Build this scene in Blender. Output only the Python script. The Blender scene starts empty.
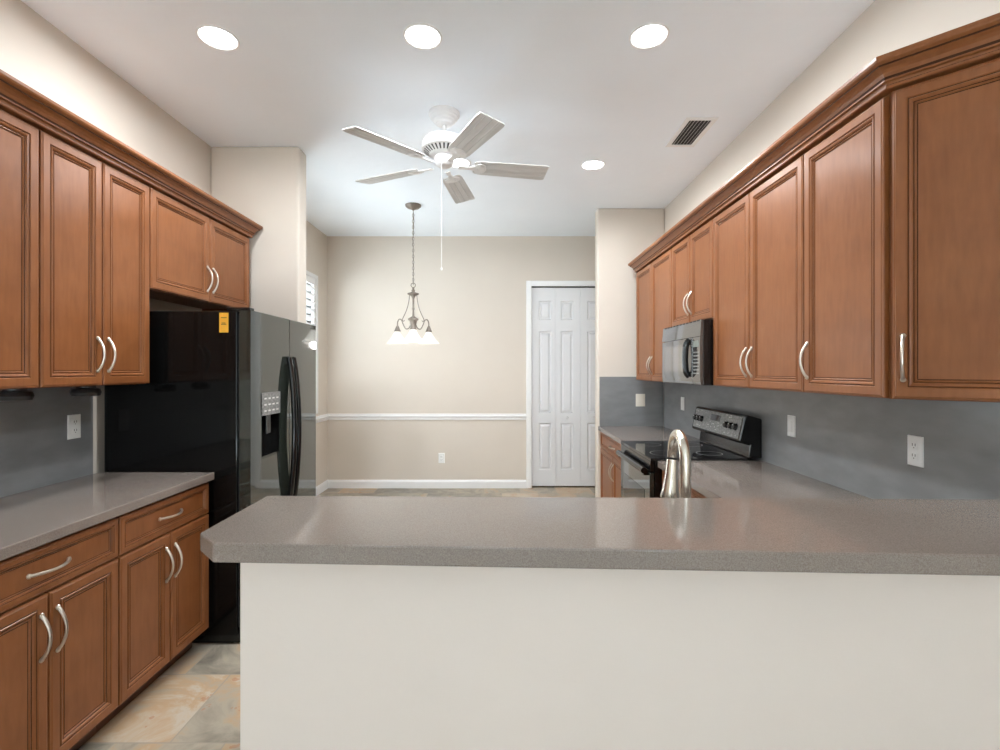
import bpy, math, random
from mathutils import Matrix, Vector
random.seed(7)
PI = math.pi
SC = bpy.context.scene
COL = SC.collection

# ------------------------------------------------------------------ camera, sky, daylight, exposure
F = 494.0                      # focal length in pixels of the 1000 x 750 frame
EYE = 1.43
cam = bpy.data.cameras.new('camera')
cam.sensor_width = 36.0
cam.lens = F / 1000.0 * 36.0
cam.shift_x = -0.001
cam.shift_y = -0.005
cam.clip_start = 0.02
camo = bpy.data.objects.new('camera', cam)
camo.location = (0, 0, EYE)
camo.rotation_euler = (PI / 2, 0, 0)
COL.objects.link(camo)
SC.camera = camo

SC.view_settings.view_transform = 'Standard'
SC.view_settings.look = 'None'
SC.view_settings.gamma = 1.0
SC.view_settings.use_curve_mapping = False
SC.view_settings.exposure = 0.46
SC.cycles.use_denoising = True
SC.cycles.diffuse_bounces = 8
SC.cycles.max_bounces = 14
SC.cycles.sample_clamp_indirect = 6.0
SC.cycles.caustics_reflective = False
SC.cycles.caustics_refractive = False

world = bpy.data.worlds.new('sky')
SC.world = world
world.use_nodes = True
_nt = world.node_tree
_bg = _nt.nodes['Background']
_bg.inputs[0].default_value = (0.86, 0.93, 1.0, 1)
_bg.inputs[1].default_value = 2.2


def area(name, loc, rot, sx, sy, power, col=(1, 1, 1), shape='RECTANGLE', spread=PI):
    l = bpy.data.lights.new(name, 'AREA')
    l.shape = shape
    l.size = sx
    l.size_y = sy
    l.energy = power
    l.color = col
    l.spread = spread
    o = bpy.data.objects.new(name, l)
    o.location = loc
    o.rotation_euler = rot
    COL.objects.link(o)
    return o


# sunshine falling through the glazed wall onto the carpet added behind the camera to light the ceiling
sun = bpy.data.lights.new('sun', 'SUN')
sun.energy = 74.0
sun.angle = math.radians(1.0)
sun.color = (0.77, 0.89, 1.0)
suno = bpy.data.objects.new('sun', sun)
suno.location = (0, -12, 8)
suno.rotation_euler = (math.radians(44), 0, 0)
COL.objects.link(suno)
# daylight entering through the shuttered window of the breakfast nook
area('daylight_nook_window', (-2.32, 4.55, 1.72), (0, -math.radians(112), 0), 1.45, 1.2, 48, (0.86, 0.95, 1.0))


# ------------------------------------------------------------------ materials
def newmat(name):
    m = bpy.data.materials.new(name)
    m.use_nodes = True
    nt = m.node_tree
    return m, nt, nt.nodes['Principled BSDF']


def plain(name, col, rough=0.5, metal=0.0, spec=0.5, coat=0.0, emis=None, es=0.0):
    m, nt, b = newmat(name)
    b.inputs['Base Color'].default_value = (*col, 1)
    b.inputs['Roughness'].default_value = rough
    b.inputs['Metallic'].default_value = metal
    b.inputs['Specular IOR Level'].default_value = spec
    b.inputs['Coat Weight'].default_value = coat
    if emis:
        b.inputs['Emission Color'].default_value = (*emis, 1)
        b.inputs['Emission Strength'].default_value = es
    return m


def N(nt, kind, **kw):
    n = nt.nodes.new(kind)
    for k, v in kw.items():
        setattr(n, k, v)
    return n


def mottled(name, c1, c2, scale=6.0, detail=4.0, rough=0.5, bump=0.0, bscale=60.0, spec=0.5, stretch=(1, 1, 1),
            coat=0.0, lo=0.35, hi=0.65, metal=0.0, bdist=0.002):
    """two tones of one material mixed by noise, with an optional fine relief"""
    m, nt, b = newmat(name)
    tc = N(nt, 'ShaderNodeTexCoord')
    mp = N(nt, 'ShaderNodeMapping')
    mp.inputs['Scale'].default_value = stretch
    nt.links.new(tc.outputs['Object'], mp.inputs[0])
    no = N(nt, 'ShaderNodeTexNoise')
    no.inputs['Scale'].default_value = scale
    no.inputs['Detail'].default_value = detail
    nt.links.new(mp.outputs[0], no.inputs['Vector'])
    rp = N(nt, 'ShaderNodeValToRGB')
    rp.color_ramp.elements[0].position = lo
    rp.color_ramp.elements[1].position = hi
    rp.color_ramp.elements[0].color = (*c1, 1)
    rp.color_ramp.elements[1].color = (*c2, 1)
    nt.links.new(no.outputs['Fac'], rp.inputs[0])
    nt.links.new(rp.outputs[0], b.inputs['Base Color'])
    b.inputs['Roughness'].default_value = rough
    b.inputs['Specular IOR Level'].default_value = spec
    b.inputs['Coat Weight'].default_value = coat
    b.inputs['Metallic'].default_value = metal
    if bump:
        n2 = N(nt, 'ShaderNodeTexNoise')
        n2.inputs['Scale'].default_value = bscale
        n2.inputs['Detail'].default_value = 3
        nt.links.new(tc.outputs['Object'], n2.inputs['Vector'])
        bp = N(nt, 'ShaderNodeBump')
        bp.inputs['Strength'].default_value = bump
        bp.inputs['Distance'].default_value = bdist
        nt.links.new(n2.outputs['Fac'], bp.inputs['Height'])
        nt.links.new(bp.outputs[0], b.inputs['Normal'])
    return m


def speckled(name, c1, c2, c3, rough):
    """engineered stone: fine light and dark grains in a taupe body"""
    m, nt, b = newmat(name)
    tc = N(nt, 'ShaderNodeTexCoord')
    n1 = N(nt, 'ShaderNodeTexNoise')
    n1.inputs['Scale'].default_value = 420
    n1.inputs['Detail'].default_value = 2
    n2 = N(nt, 'ShaderNodeTexNoise')
    n2.inputs['Scale'].default_value = 5
    n2.inputs['Detail'].default_value = 5
    for n in (n1, n2):
        nt.links.new(tc.outputs['Object'], n.inputs['Vector'])
    rp = N(nt, 'ShaderNodeValToRGB')
    e = rp.color_ramp.elements
    e[0].position, e[0].color = 0.3, (*c1, 1)
    e[1].position, e[1].color = 0.72, (*c3, 1)
    k = e.new(0.5)
    k.color = (*c2, 1)
    nt.links.new(n1.outputs['Fac'], rp.inputs[0])
    mx = N(nt, 'ShaderNodeMix', data_type='RGBA', blend_type='MULTIPLY')
    mx.inputs[0].default_value = 0.25
    rp2 = N(nt, 'ShaderNodeValToRGB')
    rp2.color_ramp.elements[0].color = (0.7, 0.7, 0.7, 1)
    nt.links.new(n2.outputs['Fac'], rp2.inputs[0])
    nt.links.new(rp.outputs[0], mx.inputs[6])
    nt.links.new(rp2.outputs[0], mx.inputs[7])
    nt.links.new(mx.outputs[2], b.inputs['Base Color'])
    b.inputs['Roughness'].default_value = rough
    b.inputs['Specular IOR Level'].default_value = 0.55
    return m


def slate_floor():
    """square slate-look tiles, every second row set half a tile over, each tile its own tone"""
    m, nt, b = newmat('slate_tile')
    L = nt.links.new
    S = 0.426
    tc = N(nt, 'ShaderNodeTexCoord')
    sep = N(nt, 'ShaderNodeSeparateXYZ')
    L(tc.outputs['Object'], sep.inputs[0])

    def math_(op, a, bb=None):
        n = N(nt, 'ShaderNodeMath', operation=op)
        for i, v in enumerate((a, bb)):
            if v is None:
                continue
            if isinstance(v, (int, float)):
                n.inputs[i].default_value = v
            else:
                L(v, n.inputs[i])
        return n.outputs[0]
    v = math_('DIVIDE', math_('ADD', sep.outputs[1], 10 * S - 1.894), S)
    row = math_('FLOOR', v)
    off = math_('MULTIPLY', math_('MODULO', row, 2.0), 0.5)
    u = math_('ADD', math_('DIVIDE', math_('ADD', sep.outputs[0], 20 * S + 1.27), S), off)
    colm = math_('FLOOR', u)
    fu = math_('SUBTRACT', u, colm)
    fv = math_('SUBTRACT', v, row)
    du = math_('MINIMUM', fu, math_('SUBTRACT', 1.0, fu))
    dv = math_('MINIMUM', fv, math_('SUBTRACT', 1.0, fv))
    dmin = math_('MINIMUM', du, dv)
    joint = math_('LESS_THAN', dmin, 0.007)
    cx = N(nt, 'ShaderNodeCombineXYZ')
    L(colm, cx.inputs[0])
    L(row, cx.inputs[1])
    wn = N(nt, 'ShaderNodeTexWhiteNoise', noise_dimensions='3D')
    L(cx.outputs[0], wn.inputs['Vector'])
    add = N(nt, 'ShaderNodeVectorMath', operation='ADD')
    sc = N(nt, 'ShaderNodeVectorMath', operation='SCALE')
    sc.inputs[3].default_value = 9.0
    L(wn.outputs['Color'], sc.inputs[0])
    L(tc.outputs['Object'], add.inputs[0])
    L(sc.outputs[0], add.inputs[1])
    n1 = N(nt, 'ShaderNodeTexNoise')
    n1.inputs['Scale'].default_value = 3.2
    n1.inputs['Detail'].default_value = 7
    n1.inputs['Roughness'].default_value = 0.62
    n1.inputs['Distortion'].default_value = 1.2
    L(add.outputs[0], n1.inputs['Vector'])
    mixv = math_('ADD', math_('MULTIPLY', n1.outputs['Fac'], 0.75), math_('MULTIPLY', wn.outputs['Value'], 0.3))
    rp = N(nt, 'ShaderNodeValToRGB')
    e = rp.color_ramp.elements
    e[0].position, e[0].color = 0.28, (0.13, 0.115, 0.095, 1)
    e[1].position, e[1].color = 0.80, (0.50, 0.36, 0.22, 1)
    for p, c in ((0.42, (0.24, 0.21, 0.165)), (0.52, (0.36, 0.31, 0.24)), (0.60, (0.43, 0.29, 0.17)), (0.68, (0.47, 0.41, 0.33))):
        k = e.new(p)
        k.color = (*c, 1)
    L(mixv, rp.inputs[0])
    n3 = N(nt, 'ShaderNodeTexNoise')
    n3.inputs['Scale'].default_value = 7.5
    n3.inputs['Detail'].default_value = 5
    L(add.outputs[0], n3.inputs['Vector'])
    rust = math_('MULTIPLY', math_('GREATER_THAN', n3.outputs['Fac'], 0.685), 0.5)
    m1 = N(nt, 'ShaderNodeMix', data_type='RGBA')
    L(rust, m1.inputs[0])
    L(rp.outputs[0], m1.inputs[6])
    m1.inputs[7].default_value = (0.36, 0.12, 0.04, 1)
    m2 = N(nt, 'ShaderNodeMix', data_type='RGBA')
    L(joint, m2.inputs[0])
    L(m1.outputs[2], m2.inputs[6])
    m2.inputs[7].default_value = (0.30, 0.26, 0.21, 1)
    L(m2.outputs[2], b.inputs['Base Color'])
    b.inputs['Roughness'].default_value = 0.42
    bp = N(nt, 'ShaderNodeBump')
    bp.inputs['Strength'].default_value = 0.35
    bp.inputs['Distance'].default_value = 0.004
    h = math_('SUBTRACT', n1.outputs['Fac'], math_('MULTIPLY', joint, 0.6))
    L(h, bp.inputs['Height'])
    L(bp.outputs[0], b.inputs['Normal'])
    return m


def wood(name, c1, c2, rough=0.34):
    m, nt, b = newmat(name)
    L = nt.links.new
    tc = N(nt, 'ShaderNodeTexCoord')
    mp = N(nt, 'ShaderNodeMapping')
    mp.inputs['Scale'].default_value = (1, 1, 0.16)
    L(tc.outputs['Object'], mp.inputs[0])
    n1 = N(nt, 'ShaderNodeTexNoise')
    n1.inputs['Scale'].default_value = 60
    n1.inputs['Detail'].default_value = 5
    n2 = N(nt, 'ShaderNodeTexNoise')
    n2.inputs['Scale'].default_value = 6
    n2.inputs['Detail'].default_value = 3
    L(mp.outputs[0], n1.inputs['Vector'])
    L(tc.outputs['Object'], n2.inputs['Vector'])
    ad = N(nt, 'ShaderNodeMath', operation='MULTIPLY_ADD')
    L(n1.outputs['Fac'], ad.inputs[0])
    ad.inputs[1].default_value = 0.45
    ml = N(nt, 'ShaderNodeMath', operation='MULTIPLY')
    L(n2.outputs['Fac'], ml.inputs[0])
    ml.inputs[1].default_value = 0.55
    L(ml.outputs[0], ad.inputs[2])
    rp = N(nt, 'ShaderNodeValToRGB')
    rp.color_ramp.elements[0].position = 0.33
    rp.color_ramp.elements[1].position = 0.67
    rp.color_ramp.elements[0].color = (*c1, 1)
    rp.color_ramp.elements[1].color = (*c2, 1)
    L(ad.outputs[0], rp.inputs[0])
    L(rp.outputs[0], b.inputs['Base Color'])
    b.inputs['Roughness'].default_value = rough
    b.inputs['Specular IOR Level'].default_value = 0.32
    b.inputs['Coat Weight'].default_value = 0.06
    b.inputs['Coat Roughness'].default_value = 0.25
    return m


M = {}
M['wall'] = mottled('beige_wall_paint', (0.635, 0.575, 0.505), (0.65, 0.59, 0.52), 2, 3, 0.6, 0.12, 90, 0.3)
M['half_wall'] = mottled('cream_wall_paint', (0.665, 0.59, 0.54), (0.68, 0.605, 0.555), 2, 3, 0.6, 0.1, 90, 0.3)
M['ceiling'] = mottled('white_ceiling_paint', (0.85, 0.90, 0.955), (0.87, 0.92, 0.975), 2, 3, 0.8, 0.35, 14, 0.2, bdist=0.006)
M['trim'] = plain('white_trim_paint', (0.80, 0.80, 0.80), 0.35)
M['door_white'] = plain('white_door_paint', (0.68, 0.685, 0.70), 0.4)
M['floor'] = slate_floor()
M['reflector'] = mottled('pale_bounce_carpet', (0.55, 0.53, 0.50), (0.62, 0.60, 0.57), 120, 2, 0.9, 0.3, 200, 0.1)  # kept pale so the added floor throws light upward
M['wood'] = wood('stained_maple', (0.188, 0.063, 0.019), (0.246, 0.091, 0.032))
M['glaze'] = plain('dark_glaze', (0.05, 0.018, 0.008), 0.7, spec=0.12)
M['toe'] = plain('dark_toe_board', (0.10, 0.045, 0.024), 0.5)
M['inside'] = plain('cabinet_underside', (0.33, 0.19, 0.10), 0.6)
M['stone'] = speckled('taupe_quartz', (0.168, 0.135, 0.115), (0.216, 0.179, 0.156), (0.268, 0.228, 0.20), 0.07)
M['splash'] = mottled('grey_splash_laminate', (0.20, 0.205, 0.21), (0.235, 0.24, 0.245), 5, 5, 0.22, stretch=(1, 1, 2.5))
M['nickel'] = plain('brushed_nickel', (0.56, 0.49, 0.42), 0.36, 1.0)
M['faucet'] = plain('brushed_nickel_warm', (0.74, 0.69, 0.61), 0.24, 1.0)
M['steel'] = plain('sink_steel', (0.6, 0.6, 0.6), 0.3, 1.0)
M['black'] = plain('gloss_black_enamel', (0.006, 0.006, 0.006), 0.12, coat=0.0)
M['black_side'] = mottled('black_cabinet_steel', (0.004, 0.004, 0.004), (0.006, 0.006, 0.006), 40, 2, 0.07, 0.0, 300, 0.22)
M['black_door'] = plain('mirror_black_door', (0.022, 0.027, 0.022), 0.05, spec=0.6, coat=0.5)
M['blackglass'] = plain('black_glass', (0.004, 0.004, 0.005), 0.04, spec=0.6)
M['rubber'] = plain('black_gasket', (0.012, 0.012, 0.012), 0.6)
M['panel_grey'] = mottled('grey_control_panel', (0.10, 0.10, 0.10), (0.26, 0.26, 0.25), 90, 2, 0.3)
M['mark'] = plain('white_print', (0.7, 0.7, 0.68), 0.5)
M['faint'] = plain('grey_print', (0.30, 0.30, 0.29), 0.5)
M['display'] = plain('grey_display', (0.22, 0.24, 0.22), 0.15)
M['mwface'] = plain('microwave_dark_face', (0.045, 0.042, 0.04), 0.08, spec=1.0, coat=1.0)
M['mwwindow'] = plain('microwave_window', (0.16, 0.14, 0.125), 0.08, spec=1.0, coat=1.0)
M['sticker'] = plain('orange_sticker', (0.85, 0.42, 0.035), 0.5)
M['print'] = plain('dark_print', (0.16, 0.07, 0.01), 0.6)
M['plastic'] = plain('white_plastic', (0.78, 0.78, 0.77), 0.35)
M['almond'] = plain('almond_plastic', (0.72, 0.67, 0.58), 0.35)
M['slot'] = plain('socket_slot', (0.08, 0.08, 0.08), 0.6)
M['bronze'] = plain('dark_bronze_puck', (0.07, 0.07, 0.07), 0.35, 0.6)
M['puck_lens'] = plain('frosted_puck_lens', (0.35, 0.35, 0.35), 0.3)
M['fan'] = plain('white_fan_enamel', (0.79, 0.79, 0.79), 0.3)
M['blade'] = mottled('whitewashed_blade', (0.56, 0.56, 0.555), (0.72, 0.72, 0.715), 22, 4, 0.5, stretch=(0.08, 1, 1))
M['vent_dark'] = plain('duct_dark', (0.05, 0.05, 0.05), 0.8)
M['pewter'] = plain('aged_pewter', (0.235, 0.20, 0.17), 0.42, 0.75)
M['lens'] = plain('lamp_lens', (0.9, 0.9, 0.9), 0.4, emis=(1, 0.99, 0.98), es=5.0)
M['bulb'] = plain('bulb_glass', (0.9, 0.9, 0.9), 0.4, emis=(1, 0.97, 0.93), es=1.6)
M['louver'] = plain('white_shutter', (0.85, 0.85, 0.85), 0.4)


def translucent(name, col):
    m, nt, b = newmat(name)
    nt.nodes.remove(b)
    out = nt.nodes['Material Output']
    d = N(nt, 'ShaderNodeBsdfDiffuse')
    t = N(nt, 'ShaderNodeBsdfTranslucent')
    g = N(nt, 'ShaderNodeBsdfGlossy')
    g.inputs['Roughness'].default_value = 0.2
    mx = N(nt, 'ShaderNodeMixShader')
    mx2 = N(nt, 'ShaderNodeMixShader')
    for n in (d, t):
        n.inputs['Color'].default_value = (*col, 1)
    mx.inputs[0].default_value = 0.55
    mx2.inputs[0].default_value = 0.06
    nt.links.new(d.outputs[0], mx.inputs[1])
    nt.links.new(t.outputs[0], mx.inputs[2])
    nt.links.new(mx.outputs[0], mx2.inputs[1])
    nt.links.new(g.outputs[0], mx2.inputs[2])
    nt.links.new(mx2.outputs[0], out.inputs[0])
    return m


def clear_glass(name):
    m, nt, b = newmat(name)
    nt.nodes.remove(b)
    out = nt.nodes['Material Output']
    t = N(nt, 'ShaderNodeBsdfTransparent')
    t.inputs[0].default_value = (0.96, 0.98, 0.98, 1)
    g = N(nt, 'ShaderNodeBsdfGlossy')
    g.inputs['Roughness'].default_value = 0.02
    mx = N(nt, 'ShaderNodeMixShader')
    mx.inputs[0].default_value = 0.04
    nt.links.new(t.outputs[0], mx.inputs[1])
    nt.links.new(g.outputs[0], mx.inputs[2])
    nt.links.new(mx.outputs[0], out.inputs[0])
    return m


M['shade'] = translucent('alabaster_glass', (0.92, 0.90, 0.86))
M['glass'] = clear_glass('window_glass')


# ------------------------------------------------------------------ mesh building
class MB:
    """collects faces and links them as ONE mesh object"""

    def __init__(self):
        self.v, self.f, self.m = [], [], []

    def add(self, verts, faces, mi=0):
        n = len(self.v)
        self.v += [tuple(p) for p in verts]
        for i, f in enumerate(faces):
            self.f.append([n + k for k in f])
            self.m.append(mi[i] if isinstance(mi, (list, tuple)) else mi)
        return self

    def box(self, x0, x1, y0, y1, z0, z1, mi=0):
        v = [(x, y, z) for z in (z0, z1) for y in (y0, y1) for x in (x0, x1)]
        return self.add(v, [(0, 2, 3, 1), (4, 5, 7, 6), (0, 1, 5, 4), (2, 6, 7, 3), (0, 4, 6, 2), (1, 3, 7, 5)], mi)

    def prism(self, poly, a0, a1, axis='z', mi=0):
        """poly is extruded along an axis: z -> (x,y), y -> (x,z), x -> (y,z)"""
        def P(p, a):
            return {'z': (p[0], p[1], a), 'y': (p[0], a, p[1]), 'x': (a, p[0], p[1])}[axis]
        n = len(poly)
        v = [P(p, a0) for p in poly] + [P(p, a1) for p in poly]
        f = [tuple(range(n))[::-1], tuple(range(n, 2 * n))]
        f += [(i, (i + 1) % n, n + (i + 1) % n, n + i) for i in range(n)]
        return self.add(v, f, mi)

    def lathe(self, prof, c=(0, 0, 0), seg=24, mat=None, mi=0, close=False):
        """profile of (radius, height) turned about z (or about mat's z)"""
        v, f, ms = [], [], []
        idx = []
        for r, z in prof:
            if r < 1e-6:
                idx.append([len(v)])
                v.append((0, 0, z))
            else:
                idx.append(list(range(len(v), len(v) + seg)))
                v += [(r * math.cos(2 * PI * k / seg), r * math.sin(2 * PI * k / seg), z) for k in range(seg)]
        for a, b in zip(idx[:-1], idx[1:]):
            for k in range(seg):
                j = (k + 1) % seg
                if len(a) == 1 and len(b) == 1:
                    continue
                if len(a) == 1:
                    f.append((a[0], b[j], b[k]))
                elif len(b) == 1:
                    f.append((a[k], a[j], b[0]))
                else:
                    f.append((a[k], a[j], b[j], b[k]))
        if mat is not None:
            v = [mat @ Vector(p) for p in v]
        v = [(p[0] + c[0], p[1] + c[1], p[2] + c[2]) for p in v]
        return self.add(v, f, mi)

    def tube(self, pts, rad, seg=10, mi=0, flat=1.0):
        pts = [Vector(p) for p in pts]
        n = len(pts)
        rads = rad if isinstance(rad, (list, tuple)) else [rad] * n
        t = [(pts[min(i + 1, n - 1)] - pts[max(i - 1, 0)]).normalized() for i in range(n)]
        up = Vector((0, 0, 1)) if abs(t[0].z) < 0.9 else Vector((1, 0, 0))
        nrm = (up - t[0] * up.dot(t[0])).normalized()
        v, f = [], []
        for i in range(n):
            if i:
                nrm = (nrm - t[i] * nrm.dot(t[i])).normalized()
            bn = t[i].cross(nrm)
            for k in range(seg):
                a = 2 * PI * k / seg
                v.append(pts[i] + (nrm * math.cos(a) * flat + bn * math.sin(a)) * rads[i])
        for i in range(n - 1):
            for k in range(seg):
                j = (k + 1) % seg
                f.append((i * seg + k, i * seg + j, (i + 1) * seg + j, (i + 1) * seg + k))
        f.append(tuple(range(seg))[::-1])
        f.append(tuple(range((n - 1) * seg, n * seg)))
        return self.add(v, f, mi)

    def sweep(self, path, prof, mis, z=0.0):
        """moulding: a profile of (out, height) mitred along a plan path, out = right of travel"""
        n = len(path)
        P = [Vector(p) for p in path]
        dirs = [(P[i + 1] - P[i]).normalized() for i in range(n - 1)]
        rows = []
        for i in range(n):
            if i == 0 or i == n - 1:
                d = dirs[0] if i == 0 else dirs[-1]
                o = Vector((d.y, -d.x))
            else:
                a = Vector((dirs[i - 1].y, -dirs[i - 1].x))
                b = Vector((dirs[i].y, -dirs[i].x))
                o = (a + b) / (1 + a.dot(b))
            rows.append([(P[i].x + o.x * q, P[i].y + o.y * q, z + h) for q, h in prof])
        k = len(prof)
        v = [p for r in rows for p in r]
        f, ms = [], []
        for i in range(n - 1):
            for j in range(k):
                jj = (j + 1) % k
                f.append((i * k + j, i * k + jj, (i + 1) * k + jj, (i + 1) * k + j))
                ms.append(mis[j])
        f.append(tuple(range(k))[::-1])
        f.append(tuple(range((n - 1) * k, n * k)))
        ms += [0, 0]
        return self.add(v, f, ms)

    def rings(self, x0, x1, z0, z1, prof, y=0.0, mis=None, back=True):
        """a framed panel seen from -y: nested rectangles, prof of (inset, height towards -y)"""
        v, f, ms = [], [], []
        for d, h in prof:
            v += [(x0 + d, y - h, z0 + d), (x1 - d, y - h, z0 + d), (x1 - d, y - h, z1 - d), (x0 + d, y - h, z1 - d)]
        n = len(prof)
        for i in range(n - 1):
            for k in range(4):
                j = (k + 1) % 4
                f.append((i * 4 + k, i * 4 + j, (i + 1) * 4 + j, (i + 1) * 4 + k))
                ms.append(mis[i] if mis else 0)
        q = (n - 1) * 4
        f.append((q, q + 1, q + 2, q + 3))
        ms.append(0)
        if back:
            f.append((3, 2, 1, 0))
            ms.append(0)
        return self.add(v, f, ms)

    def build(self, name, mats, parent=None, world=True, bevel=0.0, smooth=False, loc=None, seg=2):
        me = bpy.data.meshes.new(name)
        vs = self.v
        if parent is not None and world:
            inv = MAT[root_of(parent)].inverted()
            vs = [inv @ Vector(p) for p in vs]
        elif loc is not None:
            vs = [(p[0] - loc[0], p[1] - loc[1], p[2] - loc[2]) for p in vs]
        me.from_pydata([tuple(p) for p in vs], [], self.f)
        mats = mats if isinstance(mats, (list, tuple)) else [mats]
        for m in mats:
            me.materials.append(M[m])
        for p, i in zip(me.polygons, self.m):
            p.material_index = i
        import bmesh
        bm = bmesh.new()
        bm.from_mesh(me)
        bmesh.ops.recalc_face_normals(bm, faces=bm.faces)
        bm.to_mesh(me)
        bm.free()
        if smooth:
            me.shade_smooth()
            me.set_sharp_from_angle(angle=math.radians(38))
        me.update()
        o = bpy.data.objects.new(name, me)
        COL.objects.link(o)
        if parent is not None:
            o.parent = parent
        elif loc is not None:
            o.location = loc
        if bevel:
            b = o.modifiers.new('bevel', 'BEVEL')
            b.width = bevel
            b.segments = seg
            b.limit_method = 'ANGLE'
            b.angle_limit = math.radians(40)
            b.harden_normals = False
        return o


MAT = {}


def root_of(o):
    while o.parent is not None:
        o = o.parent
    return o


def thing(name, label, cat, loc=(0, 0, 0), rotz=0.0, group=None):
    o = bpy.data.objects.new(name, None)
    o.empty_display_size = 0.1
    COL.objects.link(o)
    o.location = loc
    o.rotation_euler = (0, 0, rotz)
    MAT[o] = Matrix.Translation(loc) @ Matrix.Rotation(rotz, 4, 'Z')
    tag(o, label, cat, group)
    return o


def tag(o, label, cat, group=None):
    o['label'] = label
    o['category'] = cat
    if group:
        o['group'] = group
    return o


def struct(o, label=None):
    o['kind'] = 'structure'
    if label:
        o['label'] = label
    return o


def setting(name, loc=(0, 0, 0), label=None):
    o = bpy.data.objects.new(name, None)
    COL.objects.link(o)
    o.location = loc
    MAT[o] = Matrix.Translation(loc)
    return struct(o, label)


def arc(c, r, a0, a1, n, f):
    return [f(c[0] + r * math.cos(a0 + (a1 - a0) * i / n), c[1] + r * math.sin(a0 + (a1 - a0) * i / n)) for i in range(n + 1)]


def smooth_path(pts, n=6):
    """Catmull-Rom through 3-D points"""
    P = [Vector(p) for p in pts]
    P = [P[0] * 2 - P[1]] + P + [P[-1] * 2 - P[-2]]
    out = []
    for i in range(1, len(P) - 2):
        for k in range(n):
            t = k / n
            a, b, c, d = P[i - 1], P[i], P[i + 1], P[i + 2]
            out.append(0.5 * ((2 * b) + (c - a) * t + (2 * a - 5 * b + 4 * c - d) * t * t + (3 * b - a - 3 * c + d) * t ** 3))
    out.append(P[-2])
    return out


# ------------------------------------------------------------------ the room
XL, XR = -2.105, 1.64          # side walls
YB, YF = 5.987, -6.0           # far wall, glazed wall behind the camera
ZC = 3.05
T = 0.12

struct(MB().box(XL - T, XR + T, 1.0, YB + T, -0.1, 0).build('floor', 'floor'), 'slate-look stone tile floor in tan, grey and rust')
struct(MB().box(XL - T, XR + T, YF - T, 1.0, -0.1, 0).build('floor_living', 'reflector'), 'pale carpet floor added on the unseen living side to bounce light')  # unseen pale floor, added to bounce light up to the ceiling
struct(MB().box(XL - T, XR + T, YF - T, YB + T, ZC, ZC + 0.1).build('ceiling', 'ceiling'), 'white textured ceiling')
WY0, WY1, WZ0, WZ1 = 4.0, 5.61, 0.98, 2.46     # nook window opening in the left wall
w = MB()
w.box(XL - T, XL, YF, WY0, 0, ZC).box(XL - T, XL, WY1, YB, 0, ZC)
w.box(XL - T, XL, WY0, WY1, 0, WZ0).box(XL - T, XL, WY0, WY1, WZ1, ZC)
struct(w.build('wall_left', 'wall'), 'beige painted left wall behind the cabinets and breakfast nook')
struct(MB().box(XR, XR + T, YF, YB, 0, ZC).build('wall_right', 'wall'), 'beige painted right wall above the wall cabinets')
DX0, DX1, DZ = 0.37, 1.56, 2.445                # pantry door opening in the far wall
w = MB()
w.box(XL - T, DX0, YB, YB + T, 0, ZC).box(DX1, XR + T, YB, YB + T, 0, ZC).box(DX0, DX1, YB, YB + T, DZ, ZC)
w.box(DX0, DX1, YB + T - 0.03, YB + T, 0, DZ)
struct(w.build('wall_far', 'wall'), 'beige painted far wall of the breakfast nook')
struct(MB().box(XL, -1.461, 3.573, 3.72, 0, ZC).build('wall_left_return', 'wall', bevel=0.018, seg=3), 'beige wall end standing beyond the refrigerator')
struct(MB().box(0.962, XR, 4.94, 5.06, 0, ZC).build('wall_right_return', 'wall', bevel=0.018, seg=3), 'beige wall end closing the right-hand counter run')
# the glazed wall behind the camera (living side)
w = MB()
w.box(XL - T, -1.95, YF - T, YF, 0, ZC).box(1.45, XR + T, YF - T, YF, 0, ZC).box(-1.95, 1.45, YF - T, YF, 2.75, ZC)
struct(w.build('wall_near', 'wall'), 'beige wall with a wide glazed opening, opposite the far wall')
g = setting('window_2', (-0.25, YF, 0), 'wide sliding glass panels')
m = MB()
for x in (-1.95, -0.85, 0.28, 1.39):
    m.box(x, x + 0.06, YF - 0.09, YF - 0.03, 0, 2.75)
m.box(-1.95, 1.45, YF - 0.09, YF - 0.03, 0, 0.07).box(-1.95, 1.45, YF - 0.09, YF - 0.03, 2.69, 2.75)
m.build('window_frame', 'trim', g)
MB().box(-1.93, 1.43, YF - 0.065, YF - 0.06, 0.05, 2.7).build('glass_pane', 'glass', g)

# the peninsula's half wall
SL = -0.030                                     # the peninsula stands very slightly turned
PW = [(-0.618, 1.168), (XR, 1.168 + SL * 2.26), (XR, 1.315 + SL * 2.26), (-0.618, 1.315)]
struct(MB().prism(PW, 0, 1.0245).build('wall_peninsula', 'half_wall', bevel=0.004), 'cream painted half wall under the raised bar top')

# chair rails and baseboards
RAIL = [(0, 0), (0.012, 0), (0.016, 0.012), (0.016, 0.03), (0.028, 0.04), (0.028, 0.052), (0.014, 0.062), (0.014, 0.072), (0, 0.076)]
BASE = [(0, 0), (0.016, 0), (0.016, 0.075), (0.010, 0.09), (0.006, 0.1), (0, 0.1)]
CAS0 = DX0 - 0.065
struct(MB().sweep([(XL, 3.72), (XL, YB), (CAS0, YB)], RAIL, [0] * 9, z=0.825).build('trim_1', 'trim'), 'white chair rail round the breakfast nook')
struct(MB().sweep([(XL, 3.72), (XL, YB), (CAS0, YB)], BASE, [0] * 6).build('baseboard_far', 'trim'), 'white baseboard round the breakfast nook')

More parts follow.
